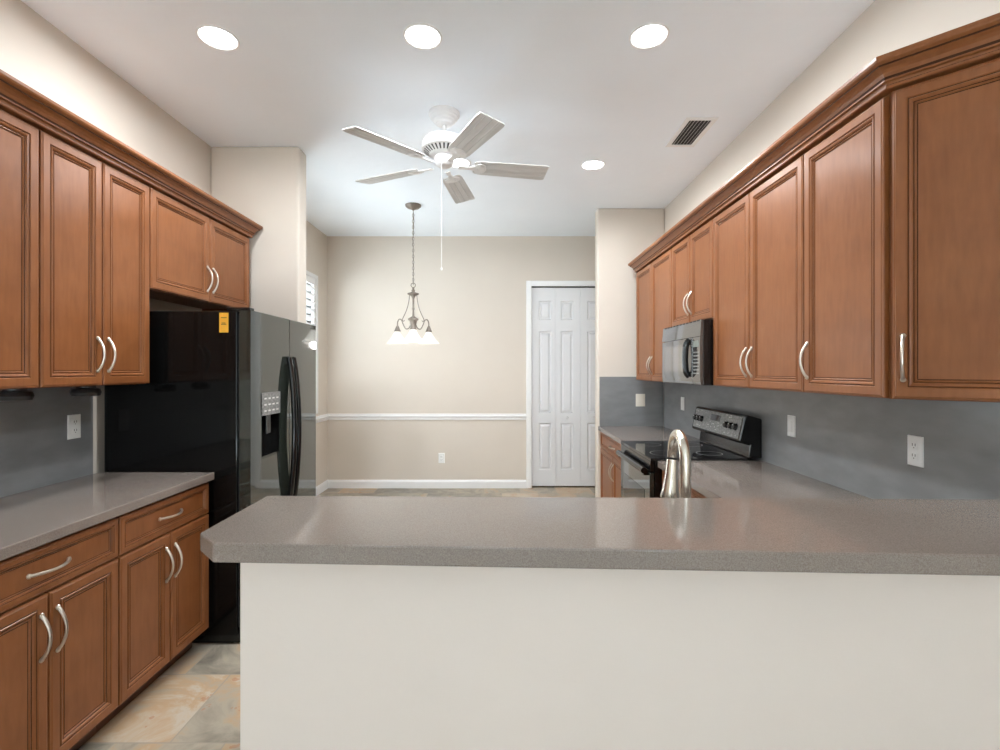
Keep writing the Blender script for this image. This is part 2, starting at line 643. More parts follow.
# the nook's shuttered window
g = setting('window_1', (XL, (WY0 + WY1) / 2, WZ0), 'window with white plantation shutters on the left nook wall')
m = MB()
m.box(XL - T, XL + 0.014, WY0 - 0.045, WY0, WZ0 - 0.045, WZ1 + 0.045).box(XL - T, XL + 0.014, WY1, WY1 + 0.045, WZ0 - 0.045, WZ1 + 0.045)
m.box(XL - T, XL + 0.014, WY0, WY1, WZ1, WZ1 + 0.045).box(XL - T, XL + 0.02, WY0, WY1, WZ0 - 0.045, WZ0)
m.build('window_frame', 'trim', g, bevel=0.003)
MB().box(XL - 0.105, XL - 0.1, WY0, WY1, WZ0, WZ1).build('glass_pane', 'glass', g)
half = (WY1 - WY0) / 2
for k in range(2):
    a, b = WY0 + k * half + 0.003, WY0 + (k + 1) * half - 0.003
    m = MB()
    m.box(XL - 0.03, XL, a, a + 0.045, WZ0, WZ1).box(XL - 0.03, XL, b - 0.045, b, WZ0, WZ1)
    m.box(XL - 0.03, XL, a + 0.045, b - 0.045, WZ0, WZ0 + 0.07).box(XL - 0.03, XL, a + 0.045, b - 0.045, WZ1 - 0.07, WZ1)
    z = WZ0 + 0.11
    while z < WZ1 - 0.09:
        m.prism([(XL - 0.052, z - 0.02), (XL - 0.046, z - 0.024), (XL + 0.022, z + 0.02), (XL + 0.016, z + 0.024)], a + 0.045, b - 0.045, axis='y')
        z += 0.083
    m.build('shutter', 'louver', g)

# the pantry's bifold door
g = setting('door_1', ((DX0 + DX1) / 2, YB, 0), 'white six-panel bifold pantry door in the far wall')
m = MB()
CP = [(0, 0), (0.012, 0), (0.02, 0.012), (0.02, 0.05), (0.014, 0.065), (0, 0.065)]
m.box(DX0 - 0.065, DX0, YB - 0.018, YB, 0, DZ + 0.065).box(DX1, DX1 + 0.065, YB - 0.018, YB, 0, DZ + 0.065)
m.box(DX0, DX1, YB - 0.018, YB, DZ, DZ + 0.065)
m.build('door_casing', 'trim', g, bevel=0.004)
MB().box(DX0, DX1, YB + 0.005, YB + 0.05, DZ - 0.012, DZ).build('door_track', 'vent_dark', g)
LW = (DX1 - DX0 - 0.008) / 4
for k in range(4):
    x0 = DX0 + 0.004 + k * LW
    x1 = x0 + LW - 0.003
    yf = YB + 0.018
    z0, z1 = 0.022, DZ - 0.016
    rows = [(0.215, 0.785), (0.91, 1.90), (2.04, 2.27)]
    out, inn = 0.085, 0.056
    px0, px1 = (x0 + out, x1 - inn) if k % 2 == 0 else (x0 + inn, x1 - out)
    m = MB()
    cuts = [z0] + [q for r in rows for q in r] + [z1]
    m.box(x0, px0, yf, yf + 0.03, z0, z1).box(px1, x1, yf, yf + 0.03, z0, z1)
    for a, b in zip(cuts[0::2], cuts[1::2]):
        m.box(px0, px1, yf, yf + 0.03, a, b)
    for a, b in rows:
        m.rings(px0, px1, a, b, [(0, 0), (0.010, -0.014), (0.020, -0.014), (0.038, -0.003)], y=yf, back=False)
    leaf = m.build('door_leaf', 'door_white', g)
    if k in (1, 2):
        mx = (px0 + px1) / 2
        MB().lathe([(0, 0.034), (0.012, 0.033), (0.017, 0.026), (0.015, 0.018), (0.008, 0.012), (0.008, 0.004), (0.013, 0.0), (0, 0)],
                   (mx, yf, 0.85), 14, Matrix.Rotation(PI / 2, 3, 'X')).build('door_knob', 'door_white', leaf, smooth=True)

# ------------------------------------------------------------------ cabinets
# profile of a door or drawer front: rounded edge, flat frame, glazed groove, bead, glazed step, flat panel
TH = 0.021
DOOR = [(0, 0), (0, TH - 0.006), (0.002, TH - 0.0025), (0.006, TH - 0.002), (0.0085, TH), (0.036, TH), (0.039, TH - 0.003), (0.0415, TH - 0.003),
        (0.044, TH - 0.0005), (0.049, TH - 0.002), (0.053, TH - 0.007), (0.0555, TH - 0.0075), (0.0585, TH - 0.006), (0.062, TH - 0.0095), (0.065, TH - 0.0095)]
DMIS = [0, 0, 0, 1, 0, 0, 0, 1, 0, 0, 0, 1, 0, 0, 1]
DMIS = [0, 0, 0, 0, 0, 0, 1, 0, 0, 0, 1, 0, 0, 1]
DRAW = [(d * 0.62 if d > 0.01 else d, h) for d, h in DOOR]


def handle_mesh(L=0.145, bow=0.030):
    m = MB()
    pts = []
    for i in range(15):
        t = i / 14
        pts.append((0, -bow * math.sin(PI * t) ** 0.8 - 0.001, (t - 0.5) * L))
    rad = [0.0062 - 0.0014 * math.sin(PI * i / 14) for i in range(15)]
    m.tube(pts, rad, 8)
    for s in (-1, 1):
        m.lathe([(0.0, -0.001), (0.0085, -0.001), (0.0085, 0.003), (0.006, 0.006), (0, 0.006)], (0, 0, s * (L / 2)), 10, Matrix.Rotation(PI / 2, 3, 'X'))
    return m


HANDLE = None


def add_handle(door, x, z, horizontal=False):
    """local coordinates of the cabinet; the pull is shared mesh data"""
    global HANDLE
    if HANDLE is None:
        o = handle_mesh().build('pull_handle', 'nickel', None, smooth=True)
        HANDLE = o.data
    else:
        o = bpy.data.objects.new('pull_handle', HANDLE)
        COL.objects.link(o)
    o.parent = door
    o.location = (x, -TH, z)
    if horizontal:
        o.rotation_euler = (0, PI / 2, 0)
    return o


def front(parent, name, x0, x1, z0, z1, prof, handle=None, label=None):
    d = MB().rings(x0, x1, z0, z1, prof, 0.0, DMIS).build(name, ['wood', 'glaze'], parent, world=False)
    if handle:
        add_handle(d, *handle)
    return d


G = 0.0025


def wall_cabinet(label, loc, rot, w_, depth, z0, z1, doors, group, dz=0.0, body=None):
    """doors: list of (x0, x1, hinge side) in cabinet-local x; pulls sit low on the free stile"""
    t = thing('wall_cabinet', label, 'cabinet', loc, rot, group)
    m = MB()
    h = z1 - z0
    if body is not None:
        m.prism(body, 0, h + dz)
    else:
        m.box(0, w_, 0.0, depth, 0.018, h + dz)
        m.box(0, w_, 0.0, 0.02, 0, 0.018).box(0, 0.016, 0.02, depth, 0, 0.018).box(w_ - 0.016, w_, 0.02, depth, 0, 0.018)
    m.build('body', ['wood', 'inside'], t, world=False)
    for x0, x1, hinge in doors:
        hx = x1 - 0.030 if hinge == 'L' else x0 + 0.030
        front(t, 'door', x0 + G, x1 - G, 0.003, h - 0.006, DOOR, (hx, 0.003 + 0.135, False))
    return t


def base_cabinet(label, loc, rot, w_, depth, top, group, drawer=True, toe=0.1, doors=2, hinge='L', hollow=False):
    t = thing('base_cabinet', label, 'cabinet', loc, rot, group)
    m = MB()
    if hollow:
        m.box(0, w_, 0.0, depth, toe, toe + 0.018).box(0, 0.018, 0, depth, toe + 0.018, top).box(w_ - 0.018, w_, 0, depth, toe + 0.018, top)
        m.box(0.018, w_ - 0.018, depth - 0.018, depth, toe + 0.018, top).box(0.018, w_ - 0.018, 0, 0.015, toe + 0.018, top)
    else:
        m.box(0, w_, 0.0, depth, toe, top)
    m.build('body', 'wood', t, world=False)
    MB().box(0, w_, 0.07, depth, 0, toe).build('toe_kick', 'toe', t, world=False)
    zt = top - 0.012
    if drawer:
        zd = zt - 0.155
        front(t, 'drawer', G, w_ - G, zd, zt, DRAW, (w_ / 2, (zd + zt) / 2, True))
        zt = zd - 0.006
    if doors == 2:
        spans = [(0, w_ / 2, 'L'), (w_ / 2, w_, 'R')]
    else:
        spans = [(0, w_, hinge)]
    for x0, x1, hg in spans:
        hx = x1 - 0.030 if hg == 'L' else x0 + 0.030
        front(t, 'door', x0 + G, x1 - G, toe + 0.004, zt, DOOR, (hx, zt - 0.135, False))
    return t


LU = -1.775 - TH              # body front of the left wall cabinets (door faces at -1.775)
UD = LU - XL - 0.002          # depth to the wall
GL = 'wall cabinets on the left wall'
LUZ0, LUZ1 = 1.360, 2.3635
wall_cabinet('wall cabinet cut by the left photo edge, beside the pair of tall doors', (LU, 1.30, LUZ0), PI / 2, 0.604, UD, LUZ0, LUZ1,
             [(0, 0.302, 'L'), (0.302, 0.604, 'R')], GL, 0.003)
wall_cabinet('tall two-door wall cabinet above the left counter, next to the black refrigerator', (LU, 1.906, LUZ0), PI / 2, 0.596, UD, LUZ0, LUZ1,
             [(0, 0.298, 'L'), (0.298, 0.596, 'R')], GL, 0.003)
wall_cabinet('short two-door wall cabinet hung over the black refrigerator', (LU, 2.504, 1.842), PI / 2, 0.989, UD, 1.842, LUZ1,
             [(0, 0.512, 'L'), (0.512, 0.989, 'R')], GL, 0.003)

CROWN = [(-0.030, 0), (0.010, 0), (0.013, 0.004), (0.013, 0.010), (0.009, 0.013), (0.011, 0.020), (0.020, 0.023), (0.020, 0.028), (0.022, 0.036), (0.028, 0.047),
         (0.037, 0.056), (0.048, 0.063), (0.048, 0.069), (0.052, 0.071), (0.058, 0.076), (0.061, 0.083), (0.061, 0.094), (0.056, 0.097), (-0.030, 0.097)]
CM = [0, 0, 0, 1, 0, 0, 0, 1, 0, 0, 0, 1, 0, 0, 0, 0, 0, 0, 0]
o = MB().sweep([(XL + 0.002, 1.30), (-1.775, 1.30), (-1.775, 3.493), (XL + 0.002, 3.493)], CROWN, CM, 2.3665).build('crown_molding', ['wood', 'glaze'], loc=(-1.9, 2.4, 2.3665))
tag(o, 'brown crown molding along the top of the left wall cabinets', 'molding', 'crown moldings on the wall cabinets')

RU = 1.30 + TH
RD = XR - RU - 0.002
RZ0, RZ1 = 1.3325, 2.3665
GR = 'wall cabinets on the right wall'
wall_cabinet('two-door wall cabinet at the far end of the right run, beyond the microwave', (RU, 4.757, RZ0), -PI / 2, 0.985, RD, RZ0, RZ1,
             [(0, 0.48, 'L'), (0.48, 0.985, 'R')], GR, 0.003)
wall_cabinet('short two-door wall cabinet directly above the black microwave', (RU, 3.770, 1.750), -PI / 2, 0.732, RD, 1.750, RZ1,
             [(0, 0.366, 'L'), (0.366, 0.732, 'R')], GR, 0.003)
wall_cabinet('tall two-door wall cabinet on the near side of the microwave', (RU, 3.036, RZ0), -PI / 2, 0.908, RD, RZ0, RZ1,
             [(0, 0.446, 'L'), (0.446, 0.908, 'R')], GR, 0.003)
wall_cabinet('single-door wall cabinet between the tall pair and the angled end cabinet', (RU, 2.126, RZ0), -PI / 2, 0.450, RD, RZ0, RZ1,
             [(0, 0.446, 'R')], GR, 0.003)
# the angled end cabinet: a triangular body whose door looks across the corner
q = math.sqrt(0.5)
AL = (XR - 1.315 - 0.005) / q
ax, ay = 1.316, 1.667
wall_cabinet('angled end wall cabinet with one broad door, nearest on the right', (ax, ay, RZ0), -PI / 4, AL, 0, RZ0, RZ1,
             [(0.004, AL - 0.012, 'R')], GR, 0.003, body=[(0, 0), (AL, 0), (AL / 2, AL / 2)])
o = MB().sweep([(XR - 0.002, 4.757), (1.30, 4.757), (1.30, 1.657), (XR - 0.002, 1.657 - (XR - 1.302))], CROWN, CM, 2.3695).build('crown_molding', ['wood', 'glaze'], loc=(1.45, 3.0, 2.3695))
tag(o, 'brown crown molding along the right wall cabinets, turning at the angled end', 'molding', 'crown moldings on the wall cabinets')

LB = -1.505 - TH + 0.002
GB = 'base cabinets under the left counter'
CT = 0.90
base_cabinet('base cabinet with a drawer over two doors, cut by the left photo edge', (LB, 1.343, 0), PI / 2, 0.604, LB - XL - 0.002, CT - 0.038, GB)
base_cabinet('base cabinet with a drawer over two doors, next to the black refrigerator', (LB, 1.949, 0), PI / 2, 0.600, LB - XL - 0.002, CT - 0.038, GB)
o = MB().box(XL + 0.022, -1.485, 1.335, 2.562, CT - 0.038, CT).build('worktop', 'stone', loc=(-1.8, 1.9, CT - 0.038), bevel=0.004)
tag(o, 'grey stone worktop on the left base cabinets', 'worktop')
o = MB().box(XL + 0.001, XL + 0.02, 1.335, 2.525, CT - 0.03, LUZ0 - 0.001).build('backsplash', 'splash', loc=(XL + 0.01, 1.9, CT - 0.03))
tag(o, 'dark grey backsplash behind the left worktop', 'backsplash')

# right-hand run and peninsula
RT = 0.868
RB = 0.992 + TH
GRB = 'base cabinets under the right counter'
base_cabinet('base cabinet with drawer and doors between range and far wall end', (RB, 4.938, 0), -PI / 2, 1.106, XR - RB - 0.024, RT - 0.038, GRB)
base_cabinet('base cabinet just below the right counter, in front of the range', (RB, 3.052, 0), -PI / 2, 0.83, XR - RB - 0.024, RT - 0.038, GRB)
base_cabinet('sink base cabinet behind the peninsula half wall, under the faucet', (0.985, 2.0 , 0), PI, 1.58, 0.60, RT - 0.038, GRB, drawer=False, hollow=True)
zt0, zt1 = RT - 0.038, RT
o = MB().box(0.970, XR - 0.022, 3.830, 4.938, zt0, zt1).build('worktop', 'stone', loc=(1.3, 4.4, zt0), bevel=0.003)
tag(o, 'grey stone worktop in the far right corner beyond the range', 'worktop')
m = MB()
m.box(0.970, XR - 0.022, 2.03, 3.058, zt0, zt1)
SX0, SX1, SY0, SY1 = 0.2, 0.92, 1.62, 1.97
m.box(-0.60, SX0, 1.33, 2.03, zt0, zt1).box(SX1, XR - 0.022, 1.33, 2.03, zt0, zt1).box(SX0, SX1, 1.33, SY0, zt0, zt1).box(SX0, SX1, SY1, 2.03, zt0, zt1)
o = m.build('worktop', 'stone', loc=(1.3, 2.5, zt0))
tag(o, 'grey stone worktop on the right, on the near side of the range', 'worktop')
m = MB()
m.box(SX0 - 0.01, SX0, SY0, SY1, 0.68, zt0).box(SX1, SX1 + 0.01, SY0, SY1, 0.68, zt0)
m.box(SX0 - 0.01, SX1 + 0.01, SY0 - 0.01, SY0, 0.68, zt0).box(SX0 - 0.01, SX1 + 0.01, SY1, SY1 + 0.01, 0.68, zt0).box(SX0, SX1, SY0, SY1, 0.67, 0.68)
o = m.build('sink', 'steel', loc=(0.56, 1.8, 0.67))
tag(o, 'steel sink basin set in the worktop below the faucet', 'sink')
o = MB().box(XR - 0.02, XR - 0.001, 1.10, 4.918, RT - 0.03, RZ0 - 0.001).build('backsplash', 'splash', loc=(XR, 3, RT - 0.03))
tag(o, 'grey backsplash along the right wall behind the range', 'backsplash')
o = MB().box(0.985, XR - 0.022, 4.919, 4.9385, RT + 0.0005, RZ0 + 0.03).build('backsplash', 'splash', loc=(1.3, 4.93, RT))
tag(o, 'dark grey backsplash on the far wall end facing the viewer', 'backsplash')

# raised bar top with clipped corners
bar = [(-0.605, 1.037), (XR - 0.022, 0.941), (XR - 0.022, 1.384), (-0.678, 1.430), (-0.672, 1.102)]
o = MB().prism(bar, 1.0248, 1.067).build('bar_top', 'stone', loc=(0.4, 1.2, 1.0248), bevel=0.004)
tag(o, 'long raised bar top in glossy taupe stone, clipped corner at left', 'bar top')

# ------------------------------------------------------------------ refrigerator
fr = thing('refrigerator', 'black side-by-side refrigerator with ice dispenser standing at the end of the left counter', 'refrigerator', (-1.7, 3.02, 0))
FY0, FY1, FXB = 2.569, 3.478, -1.372
FZ = 1.737
MB().box(-2.065, FXB, FY0, FY1, 0.045, FZ).build('body', 'black_side', fr, bevel=0.006)
MB().box(-2.0, FXB - 0.03, FY0 + 0.02, FY1 - 0.02, 0, 0.045).box(FXB - 0.03, FXB + 0.02, FY0 + 0.01, FY1 - 0.01, 0.008, 0.075).build('kick_plate', 'black', fr)
MB().box(FXB, FXB + 0.012, FY0 + 0.012, FY1 - 0.012, 0.085, FZ - 0.012).build('gasket', 'rubber', fr)
DXF = -1.302
mid = 3.038
# freezer door with a recess for the dispenser
RY0, RY1, RZa, RZb = 2.685, 2.905, 0.945, 1.305
m = MB()
x0, x1 = FXB + 0.012, DXF
m.box(x0, x1, FY0, RY0, 0.08, FZ + 0.004).box(x0, x1, RY1, mid - 0.003, 0.08, FZ + 0.004)
m.box(x0, x1, RY0, RY1, 0.08, RZa).box(x0, x1, RY0, RY1, RZb, FZ + 0.004)
fd = m.build('freezer_door', 'black_door', fr)
m = MB()
m.box(x0, x0 + 0.006, RY0, RY1, RZa, RZb)
m.box(x0 + 0.006, x1 - 0.002, RY0, RY0 + 0.004, RZa, RZb).box(x0 + 0.006, x1 - 0.002, RY1 - 0.004, RY1, RZa, RZb).box(x0 + 0.006, x1 - 0.001, RY0, RY1, RZa, RZa + 0.012)
m.build('dispenser_recess', 'black', fd)
m = MB().box(x1 - 0.03, x1 + 0.004, RY0, RY1, 1.180, RZb)
for i in range(4):
    for j in range(3):
        m.box(x1 + 0.004, x1 + 0.0048, RY0 + 0.025 + i * 0.048, RY0 + 0.050 + i * 0.048, 1.200 + j * 0.034, 1.208 + j * 0.034, 1)
m.build('dispenser_panel', ['panel_grey', 'mark'], fd)
MB().box(x0 + 0.02, x1 - 0.012, 2.77, 2.82, 1.07, 1.180).build('dispenser_paddle', 'black', fd, bevel=0.004)
rd = MB().box(x0, x1, mid + 0.003, FY1, 0.08, FZ + 0.004).build('fridge_door', 'black_door', fr, bevel=0.004)
for yy, dr in ((mid - 0.034, fd), (mid + 0.034, rd)):
    pts = []
    for i in range(17):
        t = i / 16
        pts.append((x1 + 0.012 + 0.034 * math.sin(PI * t) ** 0.7, yy, 0.62 + t * 0.885))
    hb = MB().tube(pts, [0.016] * 17, 10)
    hb.box(x1, x1 + 0.022, yy - 0.014, yy + 0.014, 0.61, 0.66).box(x1, x1 + 0.022, yy - 0.014, yy + 0.014, 1.465, 1.512)
    hb.build('door_handle', 'black', dr, smooth=True)
MB().box(FXB - 0.06, DXF - 0.01, FY0 + 0.005, FY0 + 0.06, FZ + 0.004, FZ + 0.02).build('hinge_cover', 'black', fr, bevel=0.004)
m = MB().box(-1.465, -1.417, FY0 - 0.0008, FY0 - 0.0002, 1.625, 1.728)
for z, a, b in ((1.665, -1.455, -1.428), (1.672, -1.452, -1.432), (1.700, -1.456, -1.426)):
    m.box(a, b, FY0 - 0.0012, FY0 - 0.0008, z, z + 0.004, 1)
st = m.build('sticker', ['sticker', 'print'], fr)
st['label'] = 'orange sticker'

# ------------------------------------------------------------------ range
rg = thing('range', 'black electric range with glass cooktop standing between the right-hand counters', 'range', (1.28, 3.445, 0))
Y0, Y1 = 3.064, 3.824
MB().box(0.955, 1.60, Y0, Y1, 0.06, 0.863).build('body', 'black', rg)
MB().box(1.0, 1.58, Y0 + 0.02, Y1 - 0.02, 0, 0.06).build('base', 'rubber', rg)
m = MB()
m.box(0.928, 1.53, Y0 - 0.001, Y1 + 0.001, 0.8635, 0.882)
for cx_, cy_, r in ((1.09, 3.25, 0.105), (1.09, 3.64, 0.085), (1.37, 3.25, 0.08), (1.37, 3.64, 0.105)):
    m.lathe([(r - 0.002, 0.8822), (r, 0.8826), (r + 0.002, 0.8822)], (cx_, cy_, 0), 40, mi=1)
ck = m.build('cooktop', ['blackglass', 'panel_grey'], rg)
dr = MB().box(0.925, 0.955, Y0 + 0.008, Y1 - 0.008, 0.255, 0.79).build('oven_door', 'black_door', rg, bevel=0.005)
MB().box(0.9235, 0.925, Y0 + 0.12, Y1 - 0.12, 0.36, 0.66).build('oven_window', 'blackglass', dr)
m = MB().tube([(0.896, Y0 + 0.03, 0.80), (0.896, Y1 - 0.05, 0.80)], 0.020, 12)
for yy in (Y0 + 0.055, Y1 - 0.055):
    m.box(0.896, 0.926, yy - 0.014, yy + 0.014, 0.768, 0.80)
m.build('oven_handle', 'black', dr, smooth=True)
MB().box(0.928, 0.955, Y0 + 0.006, Y1 - 0.006, 0.80, 0.862).build('front_trim', 'black', rg, bevel=0.003)
MB().box(0.928, 0.955, Y0 + 0.008, Y1 - 0.008, 0.07, 0.245).build('storage_drawer', 'black', rg, bevel=0.004)
# backguard: a shelf-like riser and an overhanging, tilted control head
m = MB().prism([(1.535, 0.8825), (1.617, 0.8825), (1.617, 1.125), (1.530, 1.150), (1.512, 1.145), (1.478, 0.990), (1.486, 0.975), (1.545, 0.965)], Y0 - 0.004, Y1 + 0.004, axis='y')
bg = m.build('backguard', 'black', rg, bevel=0.006)
# the control face lies on the tilted front, from (1.478,.990) to (1.512,1.145)
nx, nz = -0.977, 0.214
def face(u, v, out=0.0):
    """u along the range from its near end, v up the tilted face"""
    return (1.478 + 0.034 * v + nx * out, Y0 + u, 0.990 + 0.155 * v + nz * out)
m = MB()
a, b, c, d = face(0.02, 0.06, 0.003), face(0.74, 0.06, 0.003), face(0.74, 0.94, 0.003), face(0.02, 0.94, 0.003)
a2, b2, c2, d2 = face(0.02, 0.06, -0.002), face(0.74, 0.06, -0.002), face(0.74, 0.94, -0.002), face(0.02, 0.94, -0.002)
m.add([a, b, c, d, a2, b2, c2, d2], [(0, 1, 2, 3), (7, 6, 5, 4), (0, 4, 5, 1), (1, 5, 6, 2), (2, 6, 7, 3), (3, 7, 4, 0)])
rr = random.Random(3)
for u0, u1, v0, v1, n in ((0.27, 0.52, 0.15, 0.48, 16), (0.05, 0.23, 0.80, 0.9, 6), (0.58, 0.73, 0.78, 0.9, 6), (0.05, 0.23, 0.12, 0.22, 6), (0.58, 0.73, 0.12, 0.22, 6)):
    for i in range(n):
        u, v = rr.uniform(u0, u1), rr.uniform(v0, v1)
        l = rr.uniform(0.006, 0.014)
        pts = [face(u, v, 0.0036), face(u + l, v, 0.0036), face(u + l, v + 0.025, 0.0036), face(u, v + 0.025, 0.0036)]
        m.add(pts, [(0, 1, 2, 3)], 1)
cp = m.build('control_panel', ['panel_grey', 'mark'], bg)
tilt = Matrix.Rotation(-PI / 2 + math.atan2(nz, -nx), 3, 'Y')
for u in (0.075, 0.135, 0.20, 0.60, 0.655, 0.71):
    p = face(u, 0.50, 0.003)
    m = MB().lathe([(0, 0.022), (0.017, 0.021), (0.019, 0.017), (0.021, 0.004), (0.024, 0.0), (0, 0)], p, 18, tilt)
    m.build('knob', 'black', cp, smooth=True)
    p = face(u, 0.50, 0.0252)
    k = MB().lathe([(0, 0.001), (0.003, 0.001), (0.003, -0.002), (0, -0.002)], face(u, 0.56, 0.026), 8, tilt)
    k.build('knob_mark', 'mark', cp)
p0 = [face(0.31, 0.55, 0.0042), face(0.46, 0.55, 0.0042), face(0.46, 0.82, 0.0042), face(0.31, 0.82, 0.0042)]
p1 = [face(0.31, 0.55, 0.003), face(0.46, 0.55, 0.003), face(0.46, 0.82, 0.003), face(0.31, 0.82, 0.003)]
MB().add(p0 + p1, [(0, 1, 2, 3), (7, 6, 5, 4), (0, 4, 5, 1), (1, 5, 6, 2), (2, 6, 7, 3), (3, 7, 4, 0)]).build('display', 'blackglass', cp)

# ------------------------------------------------------------------ microwave
mw = thing('microwave', 'black over-the-range microwave hung below the short right wall cabinet', 'microwave', (1.43, 3.4, 1.335))
A0, A1, ZA, ZB, XF = 3.045, 3.762, 1.335, 1.742, 1.245
MB().box(XF, XR - 0.022, A0, A1, ZA, ZB).build('body', 'black', mw, bevel=0.004)
m = MB().prism([(XF - 0.018, 1.640), (XF, 1.640), (XF, ZB), (XF - 0.010, ZB)], A0, A1, axis='y')
for i in range(11):
    y = A0 + 0.03 + i * 0.061
    m.box(XF - 0.012, XF - 0.001, y, y + 0.036, ZB - 0.006, ZB + 0.0015, 1)
m.build('vent_grille', ['mwface', 'rubber'], mw)
# bowed door: its lower edge sweeps back
def bowed(y0, y1, z0, z1, e=0.0):
    return [(XF - 0.018 - e, y0, z0), (XF - 0.018 - e, y1, z0), (XF - 0.018 - e, y1, z1), (XF - 0.018 - e, y0, z1)]
m = MB().prism([(XF, ZA + 0.002), (XF - 0.010, ZA + 0.002), (XF - 0.016, ZA + 0.02), (XF - 0.018, ZA + 0.05), (XF - 0.018, 1.637), (XF, 1.637)], A0 + 0.125, A1, axis='y')
md = m.build('door', 'mwface', mw, bevel=0.003)
MB().box(XF - 0.0205, XF - 0.018, A0 + 0.285, A1 - 0.045, ZA + 0.085, 1.60).build('door_window', 'mwwindow', md, bevel=0.001)
m = MB()
pts = [(XF - 0.020, A0 + 0.165, ZA + 0.055), (XF - 0.042, A0 + 0.165, ZA + 0.085), (XF - 0.048, A0 + 0.165, ZA + 0.17), (XF - 0.042, A0 + 0.165, ZA + 0.255), (XF - 0.020, A0 + 0.165, 1.625)]
m.tube(smooth_path(pts, 5), 0.014, 10, flat=1.5)
m.build('door_handle', 'black', md, smooth=True)
m = MB().prism([(XF, ZA + 0.002), (XF - 0.010, ZA + 0.002), (XF - 0.016, ZA + 0.02), (XF - 0.018, ZA + 0.05), (XF - 0.018, 1.637), (XF, 1.637)], A0, A0 + 0.122, axis='y')
for i in range(7):
    for j in range(3):
        m.box(XF - 0.0188, XF - 0.018, A0 + 0.022 + j * 0.03, A0 + 0.042 + j * 0.03, 1.405 + i * 0.022, 1.413 + i * 0.022, 1)
mc = m.build('control_panel', ['mwface', 'faint'], mw)
MB().box(XF - 0.0195, XF - 0.018, A0 + 0.02, A0 + 0.105, 1.575, 1.615).build('display', 'display', mc)

# ------------------------------------------------------------------ faucet
fa = thing('faucet', 'brushed nickel gooseneck faucet with pull-down spray head behind the bar', 'faucet', (0.560, 1.50, RT))
fx, fy = 0.560, 1.50
m = MB().lathe([(0, 0.0), (0.030, 0.0), (0.030, 0.006), (0.024, 0.012), (0.0205, 0.05), (0.0195, 0.11), (0.0195, 0.115), (0, 0.115)], (fx, fy, RT), 24)
m.build('base', 'faucet', fa, smooth=True)
top, R = 1.137, 0.086
pts = [(fx, fy, RT + 0.10), (fx, fy, 1.06)]
nn = 18
for i in range(nn + 1):
    a = PI - PI * 1.04 * i / nn
    yy = fy + R + R * math.cos(a)
    zz = top + R * math.sin(a)
    pts.append((fx + 0.020 * (yy - fy) / (2 * R), yy, zz))
m = MB().tube(pts, 0.0165, 16)
m.build('neck', 'faucet', fa, smooth=True)
ex, ey, ez = pts[-1]
tl = Matrix.Rotation(math.radians(-6), 3, 'X') @ Matrix.Rotation(math.radians(6), 3, 'Y')
m = MB().lathe([(0, 0.004), (0.0175, 0.004), (0.0185, -0.004), (0.0205, -0.05), (0.027, -0.10), (0.0315, -0.122), (0.0305, -0.128), (0, -0.126)], (ex, ey, ez), 20, tl)
m.lathe([(0.0178, 0.0075), (0.0190, 0.0065), (0.0190, 0.0015), (0.0178, 0.0005)], (ex, ey, ez), 20, tl, mi=1)
m.build('spray_head', ['faucet', 'rubber'], fa, smooth=True)
m = MB().tube([(fx + 0.018, fy, RT + 0.062), (fx + 0.045, fy, RT + 0.066)], 0.011, 12)
m.tube(smooth_path([(fx + 0.040, fy, RT + 0.066), (fx + 0.052, fy, RT + 0.10), (fx + 0.066, fy, RT + 0.15)], 4), [0.007] * 8 + [0.005], 10)
m.build('lever', 'faucet', fa, smooth=True)

# ------------------------------------------------------------------ plates on the walls
def plate(kind, label, loc, rot, wid=0.072, hei=0.117, mat='plastic', group='wall plates'):
    """local: faces -y, centred on the origin"""
    t = thing(kind, label, 'outlet' if kind == 'outlet' else 'switch', loc, rot, group)
    MB().rings(-wid / 2, wid / 2, -hei / 2, hei / 2, [(0, 0), (0, 0.003), (0.003, 0.006)], 0).build('cover_plate', mat, t, world=False)
    if kind == 'outlet':
        for s in (-1, 1):
            so = MB().rings(-0.017, 0.017, s * 0.0205 - 0.0145, s * 0.0205 + 0.0145, [(0, 0.005), (0, 0.0075), (0.002, 0.0085)], 0).build('socket', mat, t, world=False)
            mm = MB()
            for dx in (-0.0065, 0.0065):
                mm.box(dx - 0.0014, dx + 0.0014, -0.0091, -0.0084, s * 0.0205 - 0.001, s * 0.0205 + 0.009)
            mm.box(-0.002, 0.002, -0.0091, -0.0084, s * 0.0205 - 0.0095, s * 0.0205 - 0.0055)
            mm.build('slot', 'slot', so, world=False)
    else:
        n = 2 if wid > 0.085 else 1
        for i in range(n):
            cx = 0 if n == 1 else (-0.021 + 0.042 * i)
            MB().rings(cx - 0.0155, cx + 0.0155, -0.033, 0.033, [(0, 0.005), (0, 0.008), (0.003, 0.010)], 0).build('rocker', mat, t, world=False)
    return t


plate('outlet', 'white duplex outlet on the left grey backsplash', (XL + 0.0205, 2.41, 1.154), PI / 2)
plate('outlet', 'white duplex outlet on the right backsplash under the angled end cabinet', (XR - 0.0205, 1.928, 1.114), -PI / 2)
plate('light_switch', 'white switch plate on the right backsplash just this side of the range', (XR - 0.0205, 2.75, 1.118), -PI / 2)
plate('light_switch', 'white switch plate on the right backsplash beyond the range', (XR - 0.0205, 4.40, 1.130), -PI / 2)
plate('light_switch', 'almond two-gang switch plate on the dark far wall end', (1.388, 4.9185, 1.13), 0, 0.092, 0.125, 'almond')
plate('outlet', 'white duplex outlet low on the far nook wall', (-0.72, YB - 0.0005, 0.363), 0, 0.075, 0.12)

